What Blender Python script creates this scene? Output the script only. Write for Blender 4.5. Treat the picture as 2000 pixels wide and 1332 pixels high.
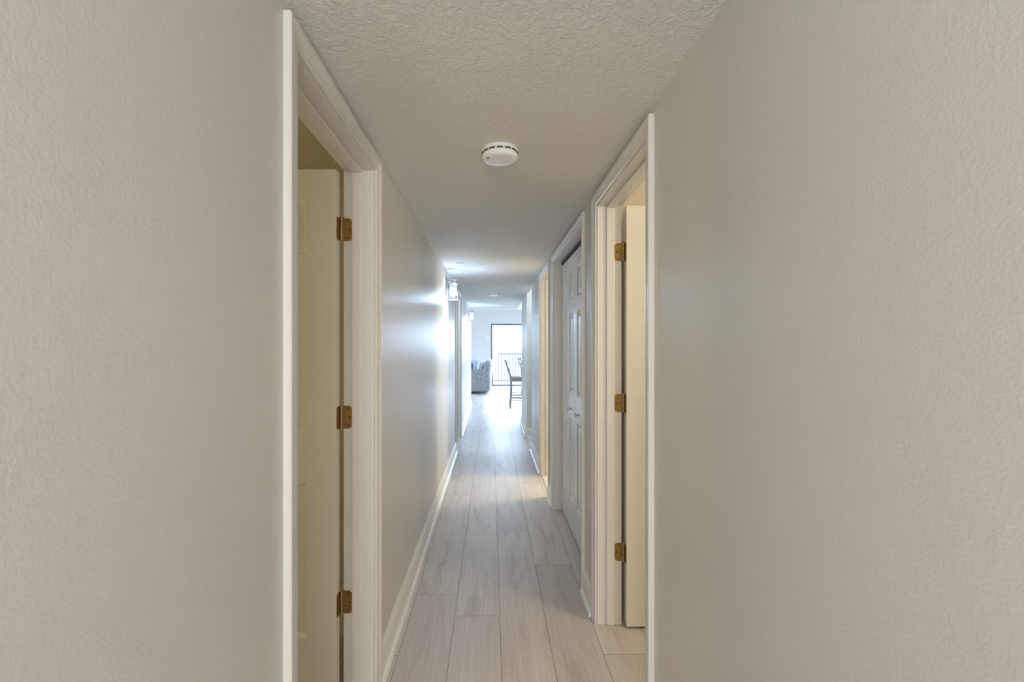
import bpy, bmesh, math, random
from mathutils import Vector
for o in list(bpy.data.objects): bpy.data.objects.remove(o, do_unlink=True)
S = bpy.context.scene
COL = S.collection
R = math.radians
# ------------------------------------------------------------ camera
F = 860.0; HC = 1.38
cam = bpy.data.objects.new('camera', bpy.data.cameras.new('camera')); COL.objects.link(cam)
cam.data.sensor_width = 36; cam.data.lens = 36*F/2000; cam.data.clip_start = 0.05; cam.data.clip_end = 3000
cam.location = (0, 0, HC); cam.rotation_euler = (R(90), 0, 0)
cam.data.shift_x = (1000-960)/2000; cam.data.shift_y = (672-666)/2000
S.camera = cam
# ------------------------------------------------------------ world, colour management
S.view_settings.view_transform = 'Standard'; S.view_settings.look = 'None'
S.view_settings.gamma = 1; S.view_settings.use_curve_mapping = False
S.view_settings.exposure = 0.8
W = bpy.data.worlds.new('sky'); S.world = W; W.use_nodes = True
wb = W.node_tree.nodes['Background']; wb.inputs[0].default_value = (0.58, 0.76, 1.0, 1); wb.inputs[1].default_value = 1.0
# hazy sky: pale band at the horizon, much brighter cloud higher up
_t = W.node_tree; _tc = _t.nodes.new('ShaderNodeTexCoord'); _sx = _t.nodes.new('ShaderNodeSeparateXYZ'); _mr = _t.nodes.new('ShaderNodeMapRange')
_t.links.new(_tc.outputs['Generated'], _sx.inputs[0]); _t.links.new(_sx.outputs['Z'], _mr.inputs['Value'])
_mr.interpolation_type = 'SMOOTHSTEP'
_mr.inputs['From Min'].default_value = 0.03; _mr.inputs['From Max'].default_value = 0.40; _mr.inputs['To Min'].default_value = 10.0; _mr.inputs['To Max'].default_value = 27.0
_t.links.new(_mr.outputs[0], wb.inputs[1])
# ------------------------------------------------------------ lights
def area(name, loc, rot, sx, sy, power, col, portal=False):
    l = bpy.data.lights.new(name, 'AREA'); l.shape = 'RECTANGLE'; l.size = sx; l.size_y = sy
    l.energy = power; l.color = col
    if portal: l.cycles.is_portal = True
    o = bpy.data.objects.new(name, l); COL.objects.link(o); o.location = loc; o.rotation_euler = rot
    return o
def point(name, loc, power, col, r=0.05):
    l = bpy.data.lights.new(name, 'POINT'); l.energy = power; l.color = col; l.shadow_soft_size = r
    o = bpy.data.objects.new(name, l); COL.objects.link(o); o.location = loc
    return o
COOL = (0.58, 0.76, 1.0); WARM = (1.0, 0.80, 0.52); NEUT = (1.0, 0.98, 0.96)
area('sky_portal', (1.6, 14.47, 1.03), (R(-90), 0, 0), 3.2, 2.0, 1, (1, 1, 1), True)
area('window_portal_left', (-3.45, 12.6, 1.4), (0, R(-90), 0), 1.5, 1.5, 1, (1, 1, 1), True)  # portals for the unseen side windows added to light the living room
area('window_portal_right', (3.45, 10.05, 1.4), (0, R(90), 0), 1.5, 1.6, 1, (1, 1, 1), True)
point('entry_lamp', (-0.18, -1.0, 1.80), 13, NEUT, 0.14)
area('entry_daylight', (0.03, -2.5, 1.3), (R(90), 0, 0), 0.8, 1.7, 22, (0.93, 0.96, 1.0))       # unseen area light added behind the viewpoint to brighten the near hall
point('bedroom_lamp', (1.7, 1.3, 1.9), 19, (1.0, 0.87, 0.66), 0.12)
point('side_passage_lamp', (1.25, 5.95, 2.1), 15, (0.68, 0.82, 1.0), 0.12)  # unseen light added to fill the side passage and mid hall
point('far_left_room_lamp', (-1.3, 5.95, 1.9), 19, (0.60, 0.78, 1.0), 0.12)  # unseen light added to brighten the doorway jamb and mid hall
point('bathroom_lamp', (2.2, 4.5, 2.0), 62, (1.0, 0.91, 0.70), 0.12)
point('left_room_lamp', (-2.4, 1.0, 1.5), 10, (1.0, 0.82, 0.42), 0.12)  # dim unseen light added to lift the otherwise unlit left room

# ------------------------------------------------------------ materials
def nodes(name):
    m = bpy.data.materials.new(name); m.use_nodes = True
    return m, m.node_tree, m.node_tree.nodes['Principled BSDF']
def lnk(t, a, b): t.links.new(a, b)
def coords(t):
    tc = t.nodes.new('ShaderNodeTexCoord'); return tc.outputs['Object']
def plain(name, col, rough=0.5, metal=0.0, spec=0.5, var=0.04, scale=6.0, bump=0.0, bscale=60.0, bdist=0.002, detail=2):
    m, t, b = nodes(name)
    b.inputs['Roughness'].default_value = rough; b.inputs['Metallic'].default_value = metal
    b.inputs['Specular IOR Level'].default_value = spec
    c = coords(t)
    n = t.nodes.new('ShaderNodeTexNoise'); n.inputs['Scale'].default_value = scale; n.inputs['Detail'].default_value = 3
    lnk(t, c, n.inputs['Vector'])
    r = t.nodes.new('ShaderNodeValToRGB')
    r.color_ramp.elements[0].position = 0.3; r.color_ramp.elements[1].position = 0.7
    r.color_ramp.elements[0].color = (*[x*(1-var) for x in col], 1); r.color_ramp.elements[1].color = (*[min(1, x*(1+var)) for x in col], 1)
    lnk(t, n.outputs['Fac'], r.inputs['Fac']); lnk(t, r.outputs['Color'], b.inputs['Base Color'])
    if bump:
        n2 = t.nodes.new('ShaderNodeTexNoise'); n2.inputs['Scale'].default_value = bscale; n2.inputs['Detail'].default_value = detail
        lnk(t, c, n2.inputs['Vector'])
        bp = t.nodes.new('ShaderNodeBump'); bp.inputs['Strength'].default_value = bump; bp.inputs['Distance'].default_value = bdist
        lnk(t, n2.outputs['Fac'], bp.inputs['Height']); lnk(t, bp.outputs['Normal'], b.inputs['Normal'])
    return m
def ceiling_mat():
    m, t, b = nodes('textured_ceiling_paint')
    b.inputs['Base Color'].default_value = (0.78, 0.765, 0.72, 1); b.inputs['Roughness'].default_value = 0.75
    c = coords(t)
    n = t.nodes.new('ShaderNodeTexNoise'); n.inputs['Scale'].default_value = 62; n.inputs['Detail'].default_value = 3; n.inputs['Distortion'].default_value = 0.8
    lnk(t, c, n.inputs['Vector'])
    r = t.nodes.new('ShaderNodeValToRGB'); r.color_ramp.elements[0].position = 0.44; r.color_ramp.elements[1].position = 0.60
    lnk(t, n.outputs['Fac'], r.inputs['Fac'])
    bp = t.nodes.new('ShaderNodeBump'); bp.inputs['Strength'].default_value = 0.36; bp.inputs['Distance'].default_value = 0.004
    lnk(t, r.outputs['Color'], bp.inputs['Height']); lnk(t, bp.outputs['Normal'], b.inputs['Normal'])
    return m
def wood_mat():
    m, t, b = nodes('pale_oak_planks')
    b.inputs['Roughness'].default_value = 0.42; b.inputs['Specular IOR Level'].default_value = 0.7
    at = t.nodes.new('ShaderNodeAttribute'); at.attribute_name = 'plank'
    c = coords(t)
    vm = t.nodes.new('ShaderNodeVectorMath'); vm.operation = 'MULTIPLY_ADD'
    lnk(t, at.outputs['Color'], vm.inputs[0]); vm.inputs[1].default_value = (40, 40, 40); lnk(t, c, vm.inputs[2])
    mp = t.nodes.new('ShaderNodeMapping'); mp.inputs['Scale'].default_value = (6.5, 0.8, 1); lnk(t, vm.outputs[0], mp.inputs['Vector'])
    n = t.nodes.new('ShaderNodeTexNoise'); n.inputs['Scale'].default_value = 2.2; n.inputs['Detail'].default_value = 7; n.inputs['Roughness'].default_value = 0.62; n.inputs['Distortion'].default_value = 0.7
    lnk(t, mp.outputs[0], n.inputs['Vector'])
    r = t.nodes.new('ShaderNodeValToRGB'); e = r.color_ramp.elements
    e[0].position = 0.28; e[0].color = (0.47, 0.395, 0.34, 1); e[1].position = 0.72; e[1].color = (0.68, 0.615, 0.555, 1)
    x = e.new(0.46); x.color = (0.63, 0.56, 0.50, 1)
    lnk(t, n.outputs['Fac'], r.inputs['Fac'])
    # fine cathedral grain
    mp2 = t.nodes.new('ShaderNodeMapping'); mp2.inputs['Scale'].default_value = (5, 0.55, 1); lnk(t, vm.outputs[0], mp2.inputs['Vector'])
    w = t.nodes.new('ShaderNodeTexWave'); w.bands_direction = 'X'; w.inputs['Scale'].default_value = 2.2; w.inputs['Distortion'].default_value = 16; w.inputs['Detail'].default_value = 3; w.inputs['Detail Scale'].default_value = 1.2
    lnk(t, mp2.outputs[0], w.inputs['Vector'])
    mx = t.nodes.new('ShaderNodeMixRGB'); mx.blend_type = 'MULTIPLY'; mx.inputs['Fac'].default_value = 0.07
    lnk(t, r.outputs['Color'], mx.inputs[1]); lnk(t, w.outputs['Color'], mx.inputs[2])
    # knots
    kn = t.nodes.new('ShaderNodeTexVoronoi'); kn.inputs['Scale'].default_value = 1.0
    mp3 = t.nodes.new('ShaderNodeMapping'); mp3.inputs['Scale'].default_value = (3.2, 1.5, 1); lnk(t, vm.outputs[0], mp3.inputs['Vector']); lnk(t, mp3.outputs[0], kn.inputs['Vector'])
    kr = t.nodes.new('ShaderNodeValToRGB'); kr.color_ramp.elements[0].position = 0.015; kr.color_ramp.elements[0].color = (0.55, 0.45, 0.38, 1); kr.color_ramp.elements[1].position = 0.05; kr.color_ramp.elements[1].color = (1, 1, 1, 1)
    lnk(t, kn.outputs['Distance'], kr.inputs['Fac'])
    mk = t.nodes.new('ShaderNodeMixRGB'); mk.blend_type = 'MULTIPLY'; mk.inputs['Fac'].default_value = 0.8
    lnk(t, mx.outputs[0], mk.inputs[1]); lnk(t, kr.outputs['Color'], mk.inputs[2])
    # plank tone
    sp = t.nodes.new('ShaderNodeSeparateColor'); lnk(t, at.outputs['Color'], sp.inputs[0])
    mr = t.nodes.new('ShaderNodeMapRange'); mr.inputs['To Min'].default_value = 0.90; mr.inputs['To Max'].default_value = 1.06
    lnk(t, sp.outputs[2], mr.inputs['Value'])
    hs = t.nodes.new('ShaderNodeHueSaturation'); lnk(t, mr.outputs[0], hs.inputs['Value']); lnk(t, mk.outputs[0], hs.inputs['Color'])
    hs.inputs['Saturation'].default_value = 0.85
    lnk(t, hs.outputs[0], b.inputs['Base Color'])
    bp = t.nodes.new('ShaderNodeBump'); bp.inputs['Strength'].default_value = 0.12; bp.inputs['Distance'].default_value = 0.001
    lnk(t, n.outputs['Fac'], bp.inputs['Height']); lnk(t, bp.outputs['Normal'], b.inputs['Normal'])
    return m
def glass_mat(name, tint=(0.96, 0.98, 1.0), base=0.06):
    m = bpy.data.materials.new(name); m.use_nodes = True; t = m.node_tree; t.nodes.clear()
    o = t.nodes.new('ShaderNodeOutputMaterial'); mx = t.nodes.new('ShaderNodeMixShader')
    tr = t.nodes.new('ShaderNodeBsdfTransparent'); tr.inputs[0].default_value = (*tint, 1)
    g = t.nodes.new('ShaderNodeBsdfGlossy'); g.inputs['Roughness'].default_value = 0.03
    lw = t.nodes.new('ShaderNodeLayerWeight'); lw.inputs['Blend'].default_value = 0.35
    mm = t.nodes.new('ShaderNodeMath'); mm.operation = 'MULTIPLY_ADD'; mm.inputs[1].default_value = 0.55; mm.inputs[2].default_value = base; mm.use_clamp = True
    lnk(t, lw.outputs['Fresnel'], mm.inputs[0]); lnk(t, mm.outputs[0], mx.inputs[0]); lnk(t, tr.outputs[0], mx.inputs[1]); lnk(t, g.outputs[0], mx.inputs[2])
    lnk(t, mx.outputs[0], o.inputs[0]); return m
def emit(name, col, st):
    m, t, b = nodes(name); b.inputs['Emission Color'].default_value = (*col, 1); b.inputs['Emission Strength'].default_value = st
    b.inputs['Base Color'].default_value = (*col, 1); return m
def fabric_mat():
    m, t, b = nodes('grey_patterned_upholstery'); b.inputs['Roughness'].default_value = 0.9
    c = coords(t)
    v = t.nodes.new('ShaderNodeTexVoronoi'); v.inputs['Scale'].default_value = 11; v.feature = 'DISTANCE_TO_EDGE'; lnk(t, c, v.inputs['Vector'])
    r = t.nodes.new('ShaderNodeValToRGB'); r.color_ramp.elements[0].color = (0.40, 0.40, 0.41, 1); r.color_ramp.elements[0].position = 0.03
    r.color_ramp.elements[1].color = (0.29, 0.295, 0.31, 1); r.color_ramp.elements[1].position = 0.16
    lnk(t, v.outputs['Distance'], r.inputs['Fac']); lnk(t, r.outputs[0], b.inputs['Base Color'])
    return m
M = dict(
    wall=plain('greige_eggshell_wall', (0.665, 0.65, 0.615), 0.36, spec=0.55, var=0.012, scale=1.5, bump=0.36, bscale=210, bdist=0.0016, detail=2),
    room=plain('warm_beige_room_wall', (0.62, 0.56, 0.45), 0.6, var=0.02, bump=0.2, bscale=150),
    trim=plain('cream_gloss_trim', (0.735, 0.715, 0.665), 0.26, var=0.012, scale=2, bump=0.03, bscale=30),
    white=plain('white_gloss_baseboard', (0.86, 0.85, 0.81), 0.26, var=0.01, scale=2),
    door=plain('cream_painted_door', (0.80, 0.775, 0.69), 0.34, var=0.012, scale=2, bump=0.03, bscale=30),
    bifold=plain('white_painted_closet_door', (0.80, 0.81, 0.82), 0.24, var=0.01, scale=2),
    ceil=ceiling_mat(), wood=wood_mat(),
    groove=plain('dark_plank_groove', (0.16, 0.125, 0.09), 0.8),
    tile=plain('pale_bathroom_tile', (0.74, 0.66, 0.50), 0.35, var=0.05, scale=3),
    brass=plain('antique_brass', (0.36, 0.225, 0.06), 0.40, metal=0.7, var=0.18, scale=40, bump=0.1, bscale=90),
    screw=plain('dark_brass_screw', (0.10, 0.06, 0.02), 0.5, metal=0.7),
    pin=plain('worn_hinge_pin', (0.50, 0.36, 0.28), 0.25, metal=0.9, var=0.1, scale=50),
    plastic=plain('white_plastic', (0.84, 0.84, 0.83), 0.3, var=0.01),
    vent=plain('dark_vent_slot', (0.08, 0.07, 0.05), 0.7),
    nickel=plain('brushed_nickel', (0.42, 0.42, 0.43), 0.3, metal=0.9, var=0.06, scale=30),
    glass=glass_mat('clear_lamp_glass', (0.90, 0.94, 0.97), base=0.20), pane=glass_mat('door_pane_glass', base=0.02),
    bulb=emit('glowing_bulb', (0.95, 0.97, 1.0), 6),
    frame=plain('dark_grey_aluminium', (0.10, 0.12, 0.15), 0.4, metal=0.3),
    rail=plain('grey_painted_railing', (0.045, 0.045, 0.047), 0.6, spec=0.15),
    concrete=plain('balcony_concrete', (0.30, 0.30, 0.29), 0.8, var=0.06),
    sea=plain('pale_sea', (0.060, 0.055, 0.046), 0.9, spec=0.0, var=0.08, scale=0.02),
    fabric=fabric_mat(), pillow=plain('light_blue_pillow_fabric', (0.56, 0.64, 0.74), 0.9, var=0.05, bump=0.2, bscale=120),
    darkfab=plain('dark_cushion_fabric', (0.10, 0.12, 0.15), 0.9),
    black=plain('black_sofa_foot', (0.015, 0.015, 0.018), 0.5),
    stoolwood=plain('weathered_grey_wood', (0.36, 0.35, 0.33), 0.5, var=0.12, scale=12),
    seatpad=plain('taupe_seat_pad', (0.36, 0.33, 0.34), 0.8, var=0.06),
    track=plain('black_track', (0.012, 0.012, 0.012), 0.6),
)
# ------------------------------------------------------------ helpers
def obj(name, bm, mat, parent=None, smooth=False, bevel=0.0, label=None, keep=False):
    if not keep: bmesh.ops.recalc_face_normals(bm, faces=bm.faces)
    me = bpy.data.meshes.new(name); bm.to_mesh(me); bm.free()
    for m in (mat if isinstance(mat, (list, tuple)) else [mat]): me.materials.append(m)
    if smooth:
        for p in me.polygons: p.use_smooth = True
    o = bpy.data.objects.new(name, me); COL.objects.link(o)
    if parent: o.parent = parent
    if bevel:
        b = o.modifiers.new('bevel', 'BEVEL'); b.width = bevel; b.segments = 2; b.limit_method = 'ANGLE'
    if label: o['label'] = label
    return o
def empty(name, loc=(0, 0, 0), rz=0):
    o = bpy.data.objects.new(name, None); COL.objects.link(o); o.location = loc; o.rotation_euler = (0, 0, rz); o.empty_display_size = .1; return o
def tag(o, label, cat, group=None, kind=None):
    o['label'] = label; o['category'] = cat
    if group: o['group'] = group
    if kind: o['kind'] = kind
    return o
def box(bm, x0, x1, y0, y1, z0, z1, mi=0):
    x0, x1 = sorted((x0, x1)); y0, y1 = sorted((y0, y1)); z0, z1 = sorted((z0, z1))
    v = [bm.verts.new(p) for p in ((x0, y0, z0), (x1, y0, z0), (x1, y1, z0), (x0, y1, z0), (x0, y0, z1), (x1, y0, z1), (x1, y1, z1), (x0, y1, z1))]
    for f in ((0, 3, 2, 1), (4, 5, 6, 7), (0, 1, 5, 4), (1, 2, 6, 5), (2, 3, 7, 6), (3, 0, 4, 7)):
        bm.faces.new([v[i] for i in f]).material_index = mi
def B(*boxes):
    bm = bmesh.new()
    for b in boxes: box(bm, *b)
    return bm
def lathe(bm, prof, c, n=40, axis='z', mi=0):
    rings = []
    for r, h in prof:
        ring = []
        for i in range(n):
            a = 2*math.pi*i/n
            p = (c[0]+r*math.cos(a), c[1]+r*math.sin(a), c[2]+h) if axis == 'z' else ((c[0]+h, c[1]+r*math.cos(a), c[2]+r*math.sin(a)) if axis == 'x' else (c[0]+r*math.cos(a), c[1]+h, c[2]+r*math.sin(a)))
            ring.append(bm.verts.new(p))
        rings.append(ring)
    for a, b in zip(rings, rings[1:]):
        for i in range(n):
            bm.faces.new((a[i], a[(i+1) % n], b[(i+1) % n], b[i])).material_index = mi
    for ring in (rings[0], rings[-1]):
        bm.faces.new(ring).material_index = mi
def beam(bm, p, q, w, d, w2=None, d2=None, up=(0, 1, 0)):
    p, q = Vector(p), Vector(q); a = (q-p).normalized(); u = Vector(up); s = a.cross(u).normalized(); u = s.cross(a).normalized()
    w2 = w2 or w; d2 = d2 or d; vs = []
    for c, ww, dd in ((p, w, d), (q, w2, d2)):
        for i, j in ((-1, -1), (1, -1), (1, 1), (-1, 1)): vs.append(bm.verts.new(c+s*i*ww/2+u*j*dd/2))
    for f in ((3, 2, 1, 0), (4, 5, 6, 7), (0, 1, 5, 4), (1, 2, 6, 5), (2, 3, 7, 6), (3, 0, 4, 7)): bm.faces.new([vs[i] for i in f])
def plate(bm, axis, pos, th, u0, u1, z0, z1, rad, sides, n=6):
    """thin plate with rounded corners; axis 'y': lies in xz; 'x': lies in yz. sides: which u side has round corners (+1/-1/0 both)"""
    pts = []
    for (cu, cz, a0, s) in ((u1, z1, 0, 1), (u0, z1, 90, -1), (u0, z0, 180, -1), (u1, z0, 270, 1)):
        rr = rad if sides in (0, s) else 0.0004
        cx = cu-rr*s; cy = cz-rr*(1 if cz == z1 else -1)
        for k in range(n+1):
            a = R(a0+90*k/n); pts.append((cx+rr*math.cos(a), cy+rr*math.sin(a)))
    f, b = [], []
    for (u, z) in pts:
        if axis == 'y': f.append(bm.verts.new((u, pos, z))); b.append(bm.verts.new((u, pos+th, z)))
        else: f.append(bm.verts.new((pos, u, z))); b.append(bm.verts.new((pos+th, u, z)))
    bm.faces.new(f); bm.faces.new(b[::-1])
    for i in range(len(f)):
        j = (i+1) % len(f); bm.faces.new((f[i], b[i], b[j], f[j]))
# ------------------------------------------------------------ the shell
H = 2.14; WL = -0.46; WR = 0.52; T = 0.12; TOP = 2.06; JT = 0.018; HI = 2.51
D1 = (1.030, 1.726); D2 = (1.467, 2.168); D3 = (2.511, 3.662); D4 = (3.98, 4.60); D5 = (5.67, 6.50)
def wall_run(name, x0, x1, segs, holes, mat, top=HI):
    bm = bmesh.new()
    for a, b in segs: box(bm, x0, x1, a, b, 0, top)
    for a, b in holes: box(bm, x0, x1, a-JT, b+JT, TOP+JT, top)
    return obj(name, bm, mat)
def struct(o, label, cat='wall'): return tag(o, label, cat, kind='structure')
struct(wall_run('wall_left', WL-T, WL, [(-2.6, D1[0]-JT), (D1[1]+JT, D5[0]-JT), (D5[1]+JT, 9.95)], [D1, D5], M['wall']), 'long greige textured wall on the left side of the hallway')
struct(wall_run('wall_right', WR, WR+T, [(-2.6, D2[0]-JT), (D2[1]+JT, D3[0]-JT), (D3[1]+JT, D4[0]-JT), (D4[1]+JT, 5.70)], [D2, D3, D4], M['wall']), 'long greige textured wall on the right side of the hallway')
struct(obj('wall_right_far', B((WR, WR+T, 6.5, 7.58, 0, HI), (WR+T, 3.5, 6.5, 6.62, 0, HI)), M['wall']), 'short wall on the right past the side passage, near the bar stools')
struct(obj('wall_far', B((-3.6, -0.02, 14.5, 14.62, 0, HI), (3.2, 3.6, 14.5, 14.62, 0, HI), (-0.02, 3.2, 14.5, 14.62, 2.05, HI)), M['wall']), 'pale far wall of the living room around the balcony door')
struct(obj('wall_back', B((-3.6, 3.6, -2.72, -2.6, 0, HI)), M['wall']), 'wall closing the hallway behind the viewpoint')
# outer shell with unseen window openings added to light the living room
def outer(name, x0, x1, w0, w1, label):
    struct(obj(name, B((x0, x1, -2.6, w0, 0, HI), (x0, x1, w1, 14.5, 0, HI), (x0, x1, w0, w1, 0, 0.6), (x0, x1, w0, w1, 2.2, HI)), M['room']), label)
outer('wall_outer_left', -3.6, -3.48, 11.8, 13.4, 'outer wall of the rooms on the left')
outer('wall_outer_right', 3.48, 3.6, 9.2, 10.9, 'outer wall of the rooms on the right')
for i, (x, a, b) in enumerate(((-3.54, 11.8, 13.4), (3.54, 9.2, 10.9))):
    w = empty('window_%d' % (i+1), (x, (a+b)/2, 0.6)); struct(w, ('living room' if i == 0 else 'kitchen')+' side window with a white frame', 'window')
    L = (b-a)/2
    obj('window_frame', B((-.05, .05, -L, -L+.05, 0, 1.6), (-.05, .05, L-.05, L, 0, 1.6), (-.05, .05, -L+.05, L-.05, 0, .05), (-.05, .05, -L+.05, L-.05, 1.55, 1.6), (-.04, .04, -.025, .025, .05, 1.55)), M['trim'], w)
    obj('pane', B((-.004, .004, -L+.05, L-.05, .05, 1.55)), M['pane'], w)
struct(obj('wall_left_room', B((-3.48, WL-T, 2.9, 3.0, 0, HI), (-3.48, WL-T, 0.2, 0.3, 0, HI)), M['room']), 'dim warm walls of the room behind the open left door')
struct(obj('wall_left_far_room', B((-3.48, WL-T, 5.35, 5.45, 0, HI), (-3.48, WL-T, 7.4, 7.5, 0, HI), (-3.48, WL-T, 9.83, 9.95, 0, HI)), M['wall']), 'walls of the rooms beyond on the left')
struct(obj('wall_bedroom', B((WR+T, 3.48, 2.32, 2.42, 0, HI), (WR+T, 3.48, 0.2, 0.3, 0, HI)), M['room']), 'warm lit walls of the room behind the open right door')
struct(obj('wall_bathroom', B((WR+T, 3.48, 3.78, 3.86, 0, HI), (WR+T, 3.48, 5.60, 5.70, 0, HI), (1.35, 1.45, 2.42, 3.78, 0, HI)), M['room']), 'warm walls around the closet and yellow lit bathroom')
struct(obj('ceiling', B((WL, 0.55, -2.6, 9.85, H, HI)), M['ceil']), 'knockdown textured hallway ceiling', 'ceiling')
struct(obj('ceiling_upper', B((-3.6, 3.6, -2.72, 14.62, HI, HI+.1)), M['ceil']), 'higher ceiling over the side rooms and living room', 'ceiling')
struct(obj('trim_1', B((WL, WL+.005, D1[1]+.06, 9.95, H-.006, H)), M['trim']), 'thin white caulk line between left wall and ceiling', 'trim')
# floor planks
PW = 0.228; PL = 1.60; rnd = random.Random(4)
offs = {-3: 1.10, -2: 1.95, -1: 2.235, 0: 1.64, 1: 2.75, 2: 1.96}
def offset(k):
    if k == -2: return 2.43
    if k == -3: return 1.95
    return offs.get(k, rnd.random()*PL)
bm = bmesh.new(); lay = bm.loops.layers.color.new('plank'); g = 0.0011
for k in range(-16, 16):
    xa = 0.042+k*PW; xb = xa+PW; o0 = offset(k); n0 = int(math.floor((-2.6-o0)/PL))
    for j in range(n0, n0+13):
        ya = o0+j*PL; yb = ya+PL; ya2, yb2 = max(ya, -2.6), min(yb, 14.5)
        xa2, xb2 = max(xa, -3.5), min(xb, 3.5)
        if yb2-ya2 < .01 or xb2-xa2 < .01: continue
        col = (rnd.random(), rnd.random(), rnd.random(), 1)
        f = bm.faces.new([bm.verts.new(p) for p in ((xa2+g, ya2+g, 0), (xb2-g, ya2+g, 0), (xb2-g, yb2-g, 0), (xa2+g, yb2-g, 0))])
        for l in f.loops: l[lay] = col
for f in bm.faces: f.material_index = 0
nf = len(bm.faces)
box(bm, -3.6, 3.6, -2.72, 14.5, -0.12, -0.0012, 1)
struct(obj('floor', bm, [M['wood'], M['groove']], keep=True), 'pale oak plank floor running down the hallway', 'floor')
bt = bmesh.new(); box(bt, WR+.035, 3.48, 3.87, 5.59, -0.001, 0.007)
struct(obj('floor_bathroom', bt, M['tile']), 'pale tile floor beyond the yellow lit doorway', 'floor')

# ------------------------------------------------------------ casings, jambs, doors
CW = 0.058
PROF = [(0.0, 0.0), (0.0, 0.008), (0.004, 0.0105), (0.012, 0.0105), (0.015, 0.008), (0.020, 0.0095), (0.028, 0.012), (0.036, 0.0155), (0.042, 0.018), (0.055, 0.018), (0.058, 0.015), (0.058, 0.0)]
def casing(s, a0, y0, y1, top, parent, outward=1):
    """s: side sign; a0: |x| of wall face; protrudes towards hall when outward=1"""
    bm = bmesh.new(); rings = []
    rv = 0.005
    for (yy, zz, dy, dz) in ((y0-rv, 0, -1, 0), (y0-rv, top+rv, -1, 1), (y1+rv, top+rv, 1, 1), (y1+rv, 0, 1, 0)):
        rings.append([bm.verts.new((s*(a0-outward*t), yy+dy*(u*(CW-rv)/CW), zz+dz*(u*(CW-rv)/CW))) for u, t in PROF])
    for a, b in zip(rings, rings[1:]):
        for i in range(len(PROF)-1): bm.faces.new((a[i], a[i+1], b[i+1], b[i]))
    bm.faces.new(rings[0]); bm.faces.new(rings[-1])
    return obj('casing', bm, M['trim'], parent, keep=False)
def jamb(s, a0, y0, y1, top, parent, depth=T):
    e = 0.0005
    obj('jamb', B((s*(a0+e), s*(a0+depth), y0-JT, y0, 0, top+JT), (s*(a0+e), s*(a0+depth), y1, y1+JT, 0, top+JT), (s*(a0+e), s*(a0+depth), y0, y1, top, top+JT)), M['trim'], parent, bevel=.0015)
def stop(s, a0, a1, y0, y1, top, parent):
    t = 0.011
    obj('door_stop', B((s*a0, s*a1, y0, y0+t, 0, top-t), (s*a0, s*a1, y1-t, y1, 0, top-t), (s*a0, s*a1, y0, y1, top-t, top)), M['trim'], parent, bevel=.003)
def panel_slab(w, h, th, xs, zs, relief=1.0):
    """door slab in local coords: x 0..w, y 0..th, z 0..h with raised panels in cells xs(list of (a,b)) x zs"""
    bm = bmesh.new()
    cx = sorted({0, w, *[v for p in xs for v in p]}); cz = sorted({0, h, *[v for p in zs for v in p]})
    for yf, sg in ((0, 1), (th, -1)):
        for i in range(len(cx)-1):
            for j in range(len(cz)-1):
                a, b, c, d = cx[i], cx[i+1], cz[j], cz[j+1]
                ispan = (a, b) in xs and (c, d) in zs
                if not ispan:
                    bm.faces.new([bm.verts.new(p) for p in ((a, yf, c), (b, yf, c), (b, yf, d), (a, yf, d))])
                else:
                    rings = []
                    for ins, dep in ((0, 0), (.004, .003), (.012, .0075), (.020, .0085), (.042, .0025), (.046, .002)):
                        y = yf+sg*dep*relief
                        rings.append([bm.verts.new(p) for p in ((a+ins, y, c+ins), (b-ins, y, c+ins), (b-ins, y, d-ins), (a+ins, y, d-ins))])
                    for p, q in zip(rings, rings[1:]):
                        for k in range(4): bm.faces.new((p[k], p[(k+1) % 4], q[(k+1) % 4], q[k]))
                    bm.faces.new(rings[-1])
    for (a, b) in (((0, 0), (w, 0)), ((0, h), (w, h))):
        bm.faces.new([bm.verts.new(p) for p in ((0, 0, a[1]), (w, 0, a[1]), (w, th, a[1]), (0, th, a[1]))])
    for x in (0, w): bm.faces.new([bm.verts.new(p) for p in ((x, 0, 0), (x, th, 0), (x, th, h), (x, 0, h))])
    bmesh.ops.remove_doubles(bm, verts=bm.verts, dist=1e-5)
    return bm
ZP = [(0.24, 0.835), (1.02, 1.61), (1.71, 1.92)]
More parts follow.
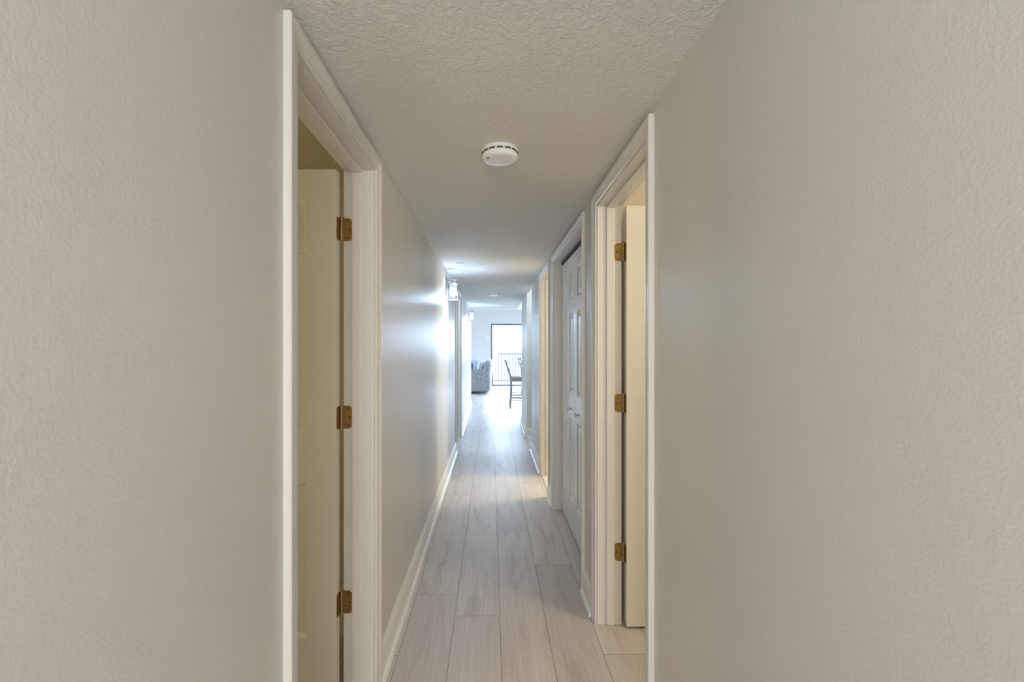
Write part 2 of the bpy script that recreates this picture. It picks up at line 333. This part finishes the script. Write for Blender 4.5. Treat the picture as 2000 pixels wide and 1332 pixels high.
def door_leaf(s, a1, y1, w, parent, hinge_z, g=.015):
    """leaf opened square into the side room, standing against the far jamb: a1=|x| of room side of jamb"""
    h = TOP-0.022
    bm = panel_slab(w, h, 0.035, [(.115, w/2-.05), (w/2+.05, w-.115)], ZP, 1.35)
    # local x = away from the hall
    for v in bm.verts: v.co = Vector((s*(a1+g+v.co.x), y1-0.037+v.co.y, v.co.z+0.012))
    leaf = obj('door_leaf', bm, M['door'], parent, bevel=.002)
    for z in hinge_z:
        hb = bmesh.new()
        plate(hb, 'y', y1-0.0022, 0.002, min(s*(a1-.034), s*(a1+.001)), max(s*(a1-.034), s*(a1+.001)), z-.0445, z+.0445, .015, -s)       # leaf on the jamb
        plate(hb, 'x', s*(a1+g)-(.0022 if s > 0 else 0), 0.0022, y1-.0365, y1-.004, z-.0445, z+.0445, .012, -1)                                 # leaf on the door edge
        hg = obj('hinge', hb, M['brass'], parent, label='antique brass hinge')
        pb = bmesh.new()
        px, py = s*(a1+.006), y1-.0075
        for k in range(5):
            z0 = z-.0445+k*.0178
            lathe(pb, [(.0052, .0004), (.006, .0012), (.006, .0166), (.0052, .0174)], (px, py, z0), 20)
        lathe(pb, [(.003, 0), (.0066, .001), (.0066, .003), (.003, .006)], (px, py, z+.0445), 20)
        obj('hinge_pin', pb, M['pin'], hg, smooth=False)
        sb = bmesh.new()
        for dx, dz in ((-.018, .032), (-.026, 0), (-.018, -.032)):
            lathe(sb, [(.0036, -.0008), (.0036, 0)], (s*(a1+dx), y1-.0022, z+dz), 16, 'y')
        obj('screw', sb, M['screw'], hg)
    # knob on the free end, hidden from the hall but part of the door
    kb = bmesh.new()
    lathe(kb, [(.026, 0), (.026, -.004), (.010, -.008), (.010, -.03), (.024, -.04), (.027, -.052), (.018, -.062), (.004, -.064)], (s*(a1+g+w-.06), y1-.037, .93), 28, 'y')
    obj('door_knob', kb, M['brass'], leaf, smooth=True)
HZ = (1.828, 1.094, 0.37)
r1 = empty('door_1', (0, 0, 0)); struct(r1, 'open cream panelled door and casing on the near left, leading to a dark room', 'door')
casing(-1, -WL, *D1, TOP, r1); jamb(-1, -WL, *D1, TOP, r1); stop(-1, 0.505, 0.545, *D1, TOP, r1); door_leaf(-1, 0.58, D1[1], 0.675, r1, HZ)
r2 = empty('door_2', (0, 0, 0)); struct(r2, 'open cream door and casing on the near right, leading to a warm lit room', 'door')
casing(1, WR, *D2, TOP, r2); jamb(1, WR, *D2, TOP, r2); stop(1, 0.565, 0.603, *D2, TOP, r2); door_leaf(1, 0.64, D2[1], 0.68, r2, (1.832, 1.09, 0.358), .014)
# bifold closet
r3 = empty('door_3', (0, 0, 0)); struct(r3, 'closed white bifold closet doors with small knobs on the right wall', 'door')
casing(1, WR, *D3, TOP, r3); jamb(1, WR, *D3, TOP, r3)
lw = (D3[1]-D3[0]-.010)/4
for k in range(4):
    bm = panel_slab(lw-.003, 2.01, .028, [(.062, lw-.065)], [(a-.02, b-.02) for a, b in ZP], 1.45)
    for v in bm.verts: v.co = Vector((0.585+v.co.y, D3[0]+.005+k*lw+v.co.x, v.co.z+.018))
    lf = obj('bifold_leaf', bm, M['bifold'], r3, bevel=.0015)
    if k in (1, 2):
        kb = bmesh.new(); lathe(kb, [(.008, 0), (.006, -.012), (.014, -.020), (.016, -.027), (.010, -.033), (.002, -.034)], (0.585, D3[0]+.005+(k+.5)*lw, .905), 24, 'x')
        obj('door_knob', kb, M['bifold'], lf, smooth=True)
obj('track', B((0.583, .618, D3[0]+.001, D3[1]-.001, 2.034, 2.059)), M['track'], r3)
# bathroom doorway
r4 = empty('door_4', (0, 0, 0)); struct(r4, 'open doorway with white casing glowing yellow, past the closet', 'door')
casing(1, WR, *D4, TOP, r4); jamb(1, WR, *D4, TOP, r4); stop(1, 0.565, 0.600, *D4, TOP, r4)
obj('threshold', B((WR+.004, WR+.035, D4[0], D4[1], 0.0, .010)), M['trim'], r4, bevel=.004)
r5 = empty('door_5', (0, 0, 0)); struct(r5, 'doorway with white casing on the left beyond the first wall lamp', 'door')
casing(-1, -WL, *D5, TOP, r5); jamb(-1, -WL, *D5, TOP, r5); stop(-1, 0.505, 0.540, *D5, TOP, r5)

# baseboards
BB = [(0.0, 0.0), (0.030, 0.0), (0.030, 0.008), (0.027, 0.015), (0.022, 0.020), (0.0145, 0.022), (0.0145, 0.108), (0.012, 0.113), (0.0125, 0.117), (0.009, 0.127), (0.0055, 0.134), (0.004, 0.140), (0.0, 0.140)]
def baseboard(name, runs, label):
    bm = bmesh.new()
    for (p, q, n) in runs:
        p, q, n = Vector((*p, 0)), Vector((*q, 0)), Vector((*n, 0))
        A = [bm.verts.new(p+n*u+Vector((0, 0, z))) for u, z in BB]; Bv = [bm.verts.new(q+n*u+Vector((0, 0, z))) for u, z in BB]
        for i in range(len(BB)-1): bm.faces.new((A[i], A[i+1], Bv[i+1], Bv[i]))
        bm.faces.new(A); bm.faces.new(Bv)
    struct(obj(name, bm, M['white']), label, 'baseboard')
cw = CW
baseboard('baseboard_left', [((WL, -2.6), (WL, D1[0]-cw), (1, 0)), ((WL, D1[1]+cw), (WL, D5[0]-cw), (1, 0))], 'white baseboard along the near left hallway wall')
baseboard('baseboard_left_far', [((WL, D5[1]+cw), (WL, 9.95), (1, 0))], 'white baseboard along the far left wall, below the second wall lamp')
baseboard('baseboard_right', [((WR, -2.6), (WR, D2[0]-cw), (-1, 0)), ((WR, D2[1]+cw), (WR, D3[0]-cw), (-1, 0)), ((WR, D3[1]+cw), (WR, D4[0]-cw), (-1, 0)), ((WR, D4[1]+cw), (WR, 5.70), (-1, 0))], 'white baseboard pieces along the right hallway wall between doorways')
baseboard('baseboard_right_far', [((WR, 6.47), (WR, 7.58), (-1, 0)), ((WR-.03, 6.5), (2.0, 6.5), (0, -1))], 'white baseboard wrapping the corner past the side passage')
baseboard('baseboard_far', [((-3.48, 14.5), (-.04, 14.5), (0, -1))], 'white baseboard of the living room far wall')

# balcony door
X0, X1, YD = -0.02, 3.2, 14.5
rd = empty('door_6', (X0, YD, 0)); struct(rd, 'dark framed sliding glass balcony door at the far end', 'door')
WD = X1-X0; fr = .045
obj('door_frame', B((0, fr, 0, .1, 0, 2.045), (WD-fr, WD, 0, .1, 0, 2.045), (fr, WD-fr, 0, .1, 2.0, 2.045), (fr, WD-fr, 0, .1, 0.0, .05), (WD/2-.03, WD/2+.03, .02, .08, .05, 2.0)), M['frame'], rd)
obj('pane', B((fr, WD/2-.03, .045, .051, .05, 2.0)), M['pane'], rd)
obj('pane', B((WD/2+.03, WD-fr, .045, .051, .05, 2.0)), M['pane'], rd)
struct(obj('floor_balcony', B((-3.6, 3.6, 14.5, 16.5, -.22, -.06)), M['concrete']), 'pale concrete balcony floor outside the glass door', 'floor')
bm = bmesh.new(); box(bm, -1500, 1500, 30, 2900, -21, -20)
tag(obj('sea', bm, M['sea']), 'pale sea reaching the horizon behind the balcony railing', 'sea', kind='structure')
rr = empty('balcony_railing', (0, 16.3, -.06)); tag(rr, 'grey metal balcony railing with thin upright bars outside the glass door', 'railing')
obj('top_rail', B((-3.5, 3.5, -.025, .025, 1.06, 1.10)), M['rail'], rr)
obj('bottom_rail', B((-3.5, 3.5, -.015, .015, .07, .10)), M['rail'], rr)
mb = B((-.012, .012, -.009, .009, .10, 1.06)); o0 = None
for k in range(22):
    x = -0.05+k*.104
    if o0 is None: o0 = obj('baluster', mb, M['rail'], rr); o0.location.x = x
    else:
        c = o0.copy(); COL.objects.link(c); c.parent = rr; c.location.x = x
for x in (-3.4, -1.7, 3.4):
    p = obj('post', B((-.02, .02, -.02, .02, 0, 1.06)), M['rail'], rr); p.location.x = x

# ------------------------------------------------------------ ceiling fixtures
def detector(x, y, label, detail=True):
    t = empty('smoke_detector', (x, y, H)); tag(t, label, 'smoke detector')
    bm = bmesh.new(); lathe(bm, [(.069, 0), (.0715, -.004), (.0715, -.015), (.068, -.0175)], (0, 0, 0), 56)
    obj('base', bm, M['plastic'], t, smooth=False, bevel=.001)
    bm = bmesh.new(); lathe(bm, [(.066, -.0175), (.0665, -.021), (.0695, -.0225), (.0705, -.030), (.068, -.037), (.060, -.0425), (.045, -.045), (.020, -.0455), (.002, -.0455)], (0, 0, 0), 56)
    obj('cover', bm, M['plastic'], t, smooth=True)
    if detail:
        vb = bmesh.new()
        for k in range(14):
            a0 = R(k*360/14+3); a1 = R(k*360/14+20)
            vs = []
            for i in range(5):
                a = a0+(a1-a0)*i/4
                vs.append([(q*math.cos(a), q*math.sin(a), z) for q, z in ((.0712, -.0165), (.0712, -.0215), (.062, -.0215), (.062, -.0165))])
            V = [[vb.verts.new(p) for p in r] for r in vs]
            for p, q in zip(V, V[1:]):
                for m_ in range(4): vb.faces.new((p[m_], p[(m_+1) % 4], q[(m_+1) % 4], q[m_]))
            vb.faces.new(V[0]); vb.faces.new(V[-1])
        obj('vent', vb, M['vent'], t, label='dark vent slots')
        sb = bmesh.new(); lathe(sb, [(.0036, -.0455), (.0036, -.0425)], (-.046, -.026, 0), 16); obj('indicator_light', sb, M['vent'], t)
    return t
detector(0.033, 1.72, 'round white smoke detector on the ceiling nearest the viewer')
detector(0.024, 6.55, 'small far smoke detector on the ceiling between the two wall lamps')
t = empty('sprinkler_cover', (-.30, 4.15, H)); tag(t, 'flat white round cover plate on the ceiling before the first wall lamp', 'ceiling plate')
bm = bmesh.new(); lathe(bm, [(.036, 0), (.038, -.003), (.036, -.006), (.01, -.007)], (0, 0, 0), 32); obj('plate', bm, M['plastic'], t)

# ------------------------------------------------------------ wall lamps
def sconce(y, label):
    t = empty('wall_lamp', (WL, y, 1.96)); tag(t, label, 'wall lamp', 'glass wall lamps on the left wall')
    obj('backplate', B((0, .016, -.055, .055, -.09, .09)), M['nickel'], t, bevel=.004)
    bm = bmesh.new(); box(bm, .016, .075, -.012, .012, .045, .062); box(bm, .012, .108, -.028, .028, .064, .074)
    obj('arm', bm, M['nickel'], t, bevel=.003)
    bm = bmesh.new(); lathe(bm, [(.024, .066), (.024, .03), (.018, .022), (.018, -.002), (.012, -.006)], (.073, 0, 0), 28); obj('lamp_holder', bm, M['nickel'], t, smooth=False)
    # square clear glass jar, open at bottom with thickness
    bm = bmesh.new(); c = .073; ro = .052; th = .004
    prof = [(ro-.012, .030), (ro-.003, .026), (ro, .016), (ro, -.13), (ro-.001, -.134), (ro-th, -.134), (ro-th, .014), (ro-th-.003, .022), (ro-.013, .026)]
    n = 36; rings = []
    for r_, z in prof:
        ring = []
        for i in range(n):
            a = 2*math.pi*i/n; e = 0.28
            cx, sy = math.cos(a), math.sin(a)
            ring.append(bm.verts.new((c+r_*math.copysign(abs(cx)**(2*e), cx), r_*math.copysign(abs(sy)**(2*e), sy), z)))
        rings.append(ring)
    rings.append(rings[0])
    for a, b in zip(rings, rings[1:]):
        for i in range(n): bm.faces.new((a[i], a[(i+1) % n], b[(i+1) % n], b[i]))
    obj('glass_shade', bm, M['glass'], t, smooth=True)
    bm = bmesh.new(); lathe(bm, [(.010, -.006), (.013, -.018), (.024, -.045), (.030, -.065), (.028, -.085), (.018, -.098), (.003, -.104)], (c, 0, 0), 28)
    obj('bulb', bm, M['bulb'], t, smooth=True)
    point('bulb_light', (WL+c, y, 1.865), 16, (0.50, 0.70, 1.0), .05)
    return t
sconce(4.45, 'glass jar wall lamp on the left wall, nearer of the two')
sconce(8.60, 'glass jar wall lamp on the left wall, farther one near the living room')

# ------------------------------------------------------------ switches
def switch(name, loc, rz, label, w=.075, h=.12):
    t = empty(name, loc, rz); tag(t, label, 'switch')
    obj('switch_plate', B((-w/2, w/2, -.006, 0, -h/2, h/2)), M['plastic'], t, bevel=.002)
    obj('toggle', B((-.016, .016, -.010, -.006, -.033, .033)), M['trim'], t, bevel=.001)
switch('light_switch', (WR, 5.50, 1.15), R(-90), 'white light switch on the right wall past the yellow lit doorway')
switch('wall_control', (-0.10, 14.5, 1.56), 0, 'small pale wall control just left of the balcony door', .07, .12)

# ------------------------------------------------------------ sofa
def cushion(name, cx, cy, cz, sx, sy, sz, mat, parent=None, rot=None, seg=8, p=4.0):
    bm = bmesh.new(); bmesh.ops.create_cube(bm, size=2)
    bmesh.ops.subdivide_edges(bm, edges=bm.edges[:], cuts=seg, use_grid_fill=True)
    for v in bm.verts:
        n = (abs(v.co.x)**p+abs(v.co.y)**p+abs(v.co.z)**p)**(1/p)
        v.co = Vector((v.co.x/n*sx/2, v.co.y/n*sy/2, v.co.z/n*sz/2))
    o = obj(name, bm, mat, parent, smooth=True); o.location = (cx, cy, cz)
    if rot: o.rotation_euler = rot
    return o
so = empty('sofa', (-0.72, 13.0, 0), R(-4)); tag(so, 'grey patterned sofa seen from its arm side in front of the balcony door', 'sofa')
# faces -x ; local x -.45...75, y -.8...8
obj('frame', B((-.50, .68, -.62, .62, .07, .34)), M['fabric'], so, bevel=.03)
for sgn in (-1, 1):
    cushion('armrest', .10, sgn*.71, .37, 1.26, .20, .62, M['fabric'], so, p=9)
bk = cushion('backrest', .62, 0, .52, .20, 1.50, .80, M['fabric'], so, rot=(0, R(7), 0), p=7)
for sgn in (-1, 1):
    cushion('seat_cushion', .02, sgn*.305, .42, .96, .60, .18, M['fabric'], so, p=6)
    cushion('back_cushion', .44, sgn*.305, .68, .20, .58, .42, M['pillow'], so, rot=(0, R(10), 0), p=4)
for x, y in ((-.2, -.70), (-.2, .62), (.60, .62)):
    bm = B((-.24, .24, -.05, .05, 0, .075)) if y < 0 else B((-.04, .04, -.04, .04, 0, .075))
    f = obj('foot', bm, M['black'], so); f.location = (x+.12 if y < 0 else x, y, 0)
pl = cushion('throw_pillow', -.545, 13.42, .735, .30, .15, .40, M['pillow'], rot=(R(-12), 0, R(4)), p=3); tag(pl, 'light blue throw pillow standing at the far end of the sofa', 'pillow')
pd = cushion('dark_pillow', -.70, 13.12, .70, .30, .13, .34, M['darkfab'], rot=(R(-12), 0, R(-3)), p=3); tag(pd, 'dark throw pillow on the sofa seat at the edge of the left wall', 'pillow')

# ------------------------------------------------------------ counter stools (face +x)
def stool(loc, rz, label):
    t = empty('counter_stool', loc, rz); tag(t, label, 'bar stool', 'grey wooden counter stools')
    for s in (-1, 1):
        bm = bmesh.new()
        beam(bm, (.02, s*.19, 0), (.045, s*.185, .40), .030, .028, .040, .032); beam(bm, (.045, s*.185, .40), (.04, s*.185, .66), .040, .032, .040, .03)
        beam(bm, (.04, s*.185, .64), (-.085, s*.185, 1.03), .040, .03, .026, .026)
        obj('leg', bm, M['stoolwood'], t)
        bm = bmesh.new(); beam(bm, (.44, s*.19, 0), (.41, s*.18, .60), .030, .030, .038, .036); obj('leg', bm, M['stoolwood'], t)
        for z in (.17, .235, .30):
            bm = bmesh.new(); beam(bm, (.035, s*.188, z), (.43, s*.187, z), .020, .018, up=(0, 0, 1)); obj('stretcher', bm, M['stoolwood'], t)
    for (x, z) in ((.035, .20), (.43, .26)):
        bm = bmesh.new(); beam(bm, (x, -.185, z), (x, .185, z), .022, .022, up=(0, 0, 1)); obj('stretcher', bm, M['stoolwood'], t)
    obj('seat_frame', B((.03, .43, -.20, .20, .575, .625)), M['stoolwood'], t, bevel=.004)
    cushion('seat', .235, 0, .645, .44, .43, .06, M['seatpad'], t, p=6)
    for z, x in ((.99, -.073), (.87, -.035), (.76, .0)):
        bm = bmesh.new(); beam(bm, (x, -.17, z), (x, .17, z), .055 if z > .9 else .035, .018, up=(1, 0, .3)); obj('back_slat', bm, M['stoolwood'], t)
    return t
stool((.385, 9.62, 0), 0, 'grey wooden counter stool in front, standing by the right wall end')
stool((.80, 11.6, 0), R(6), 'grey wooden counter stool behind, nearer the balcony door')
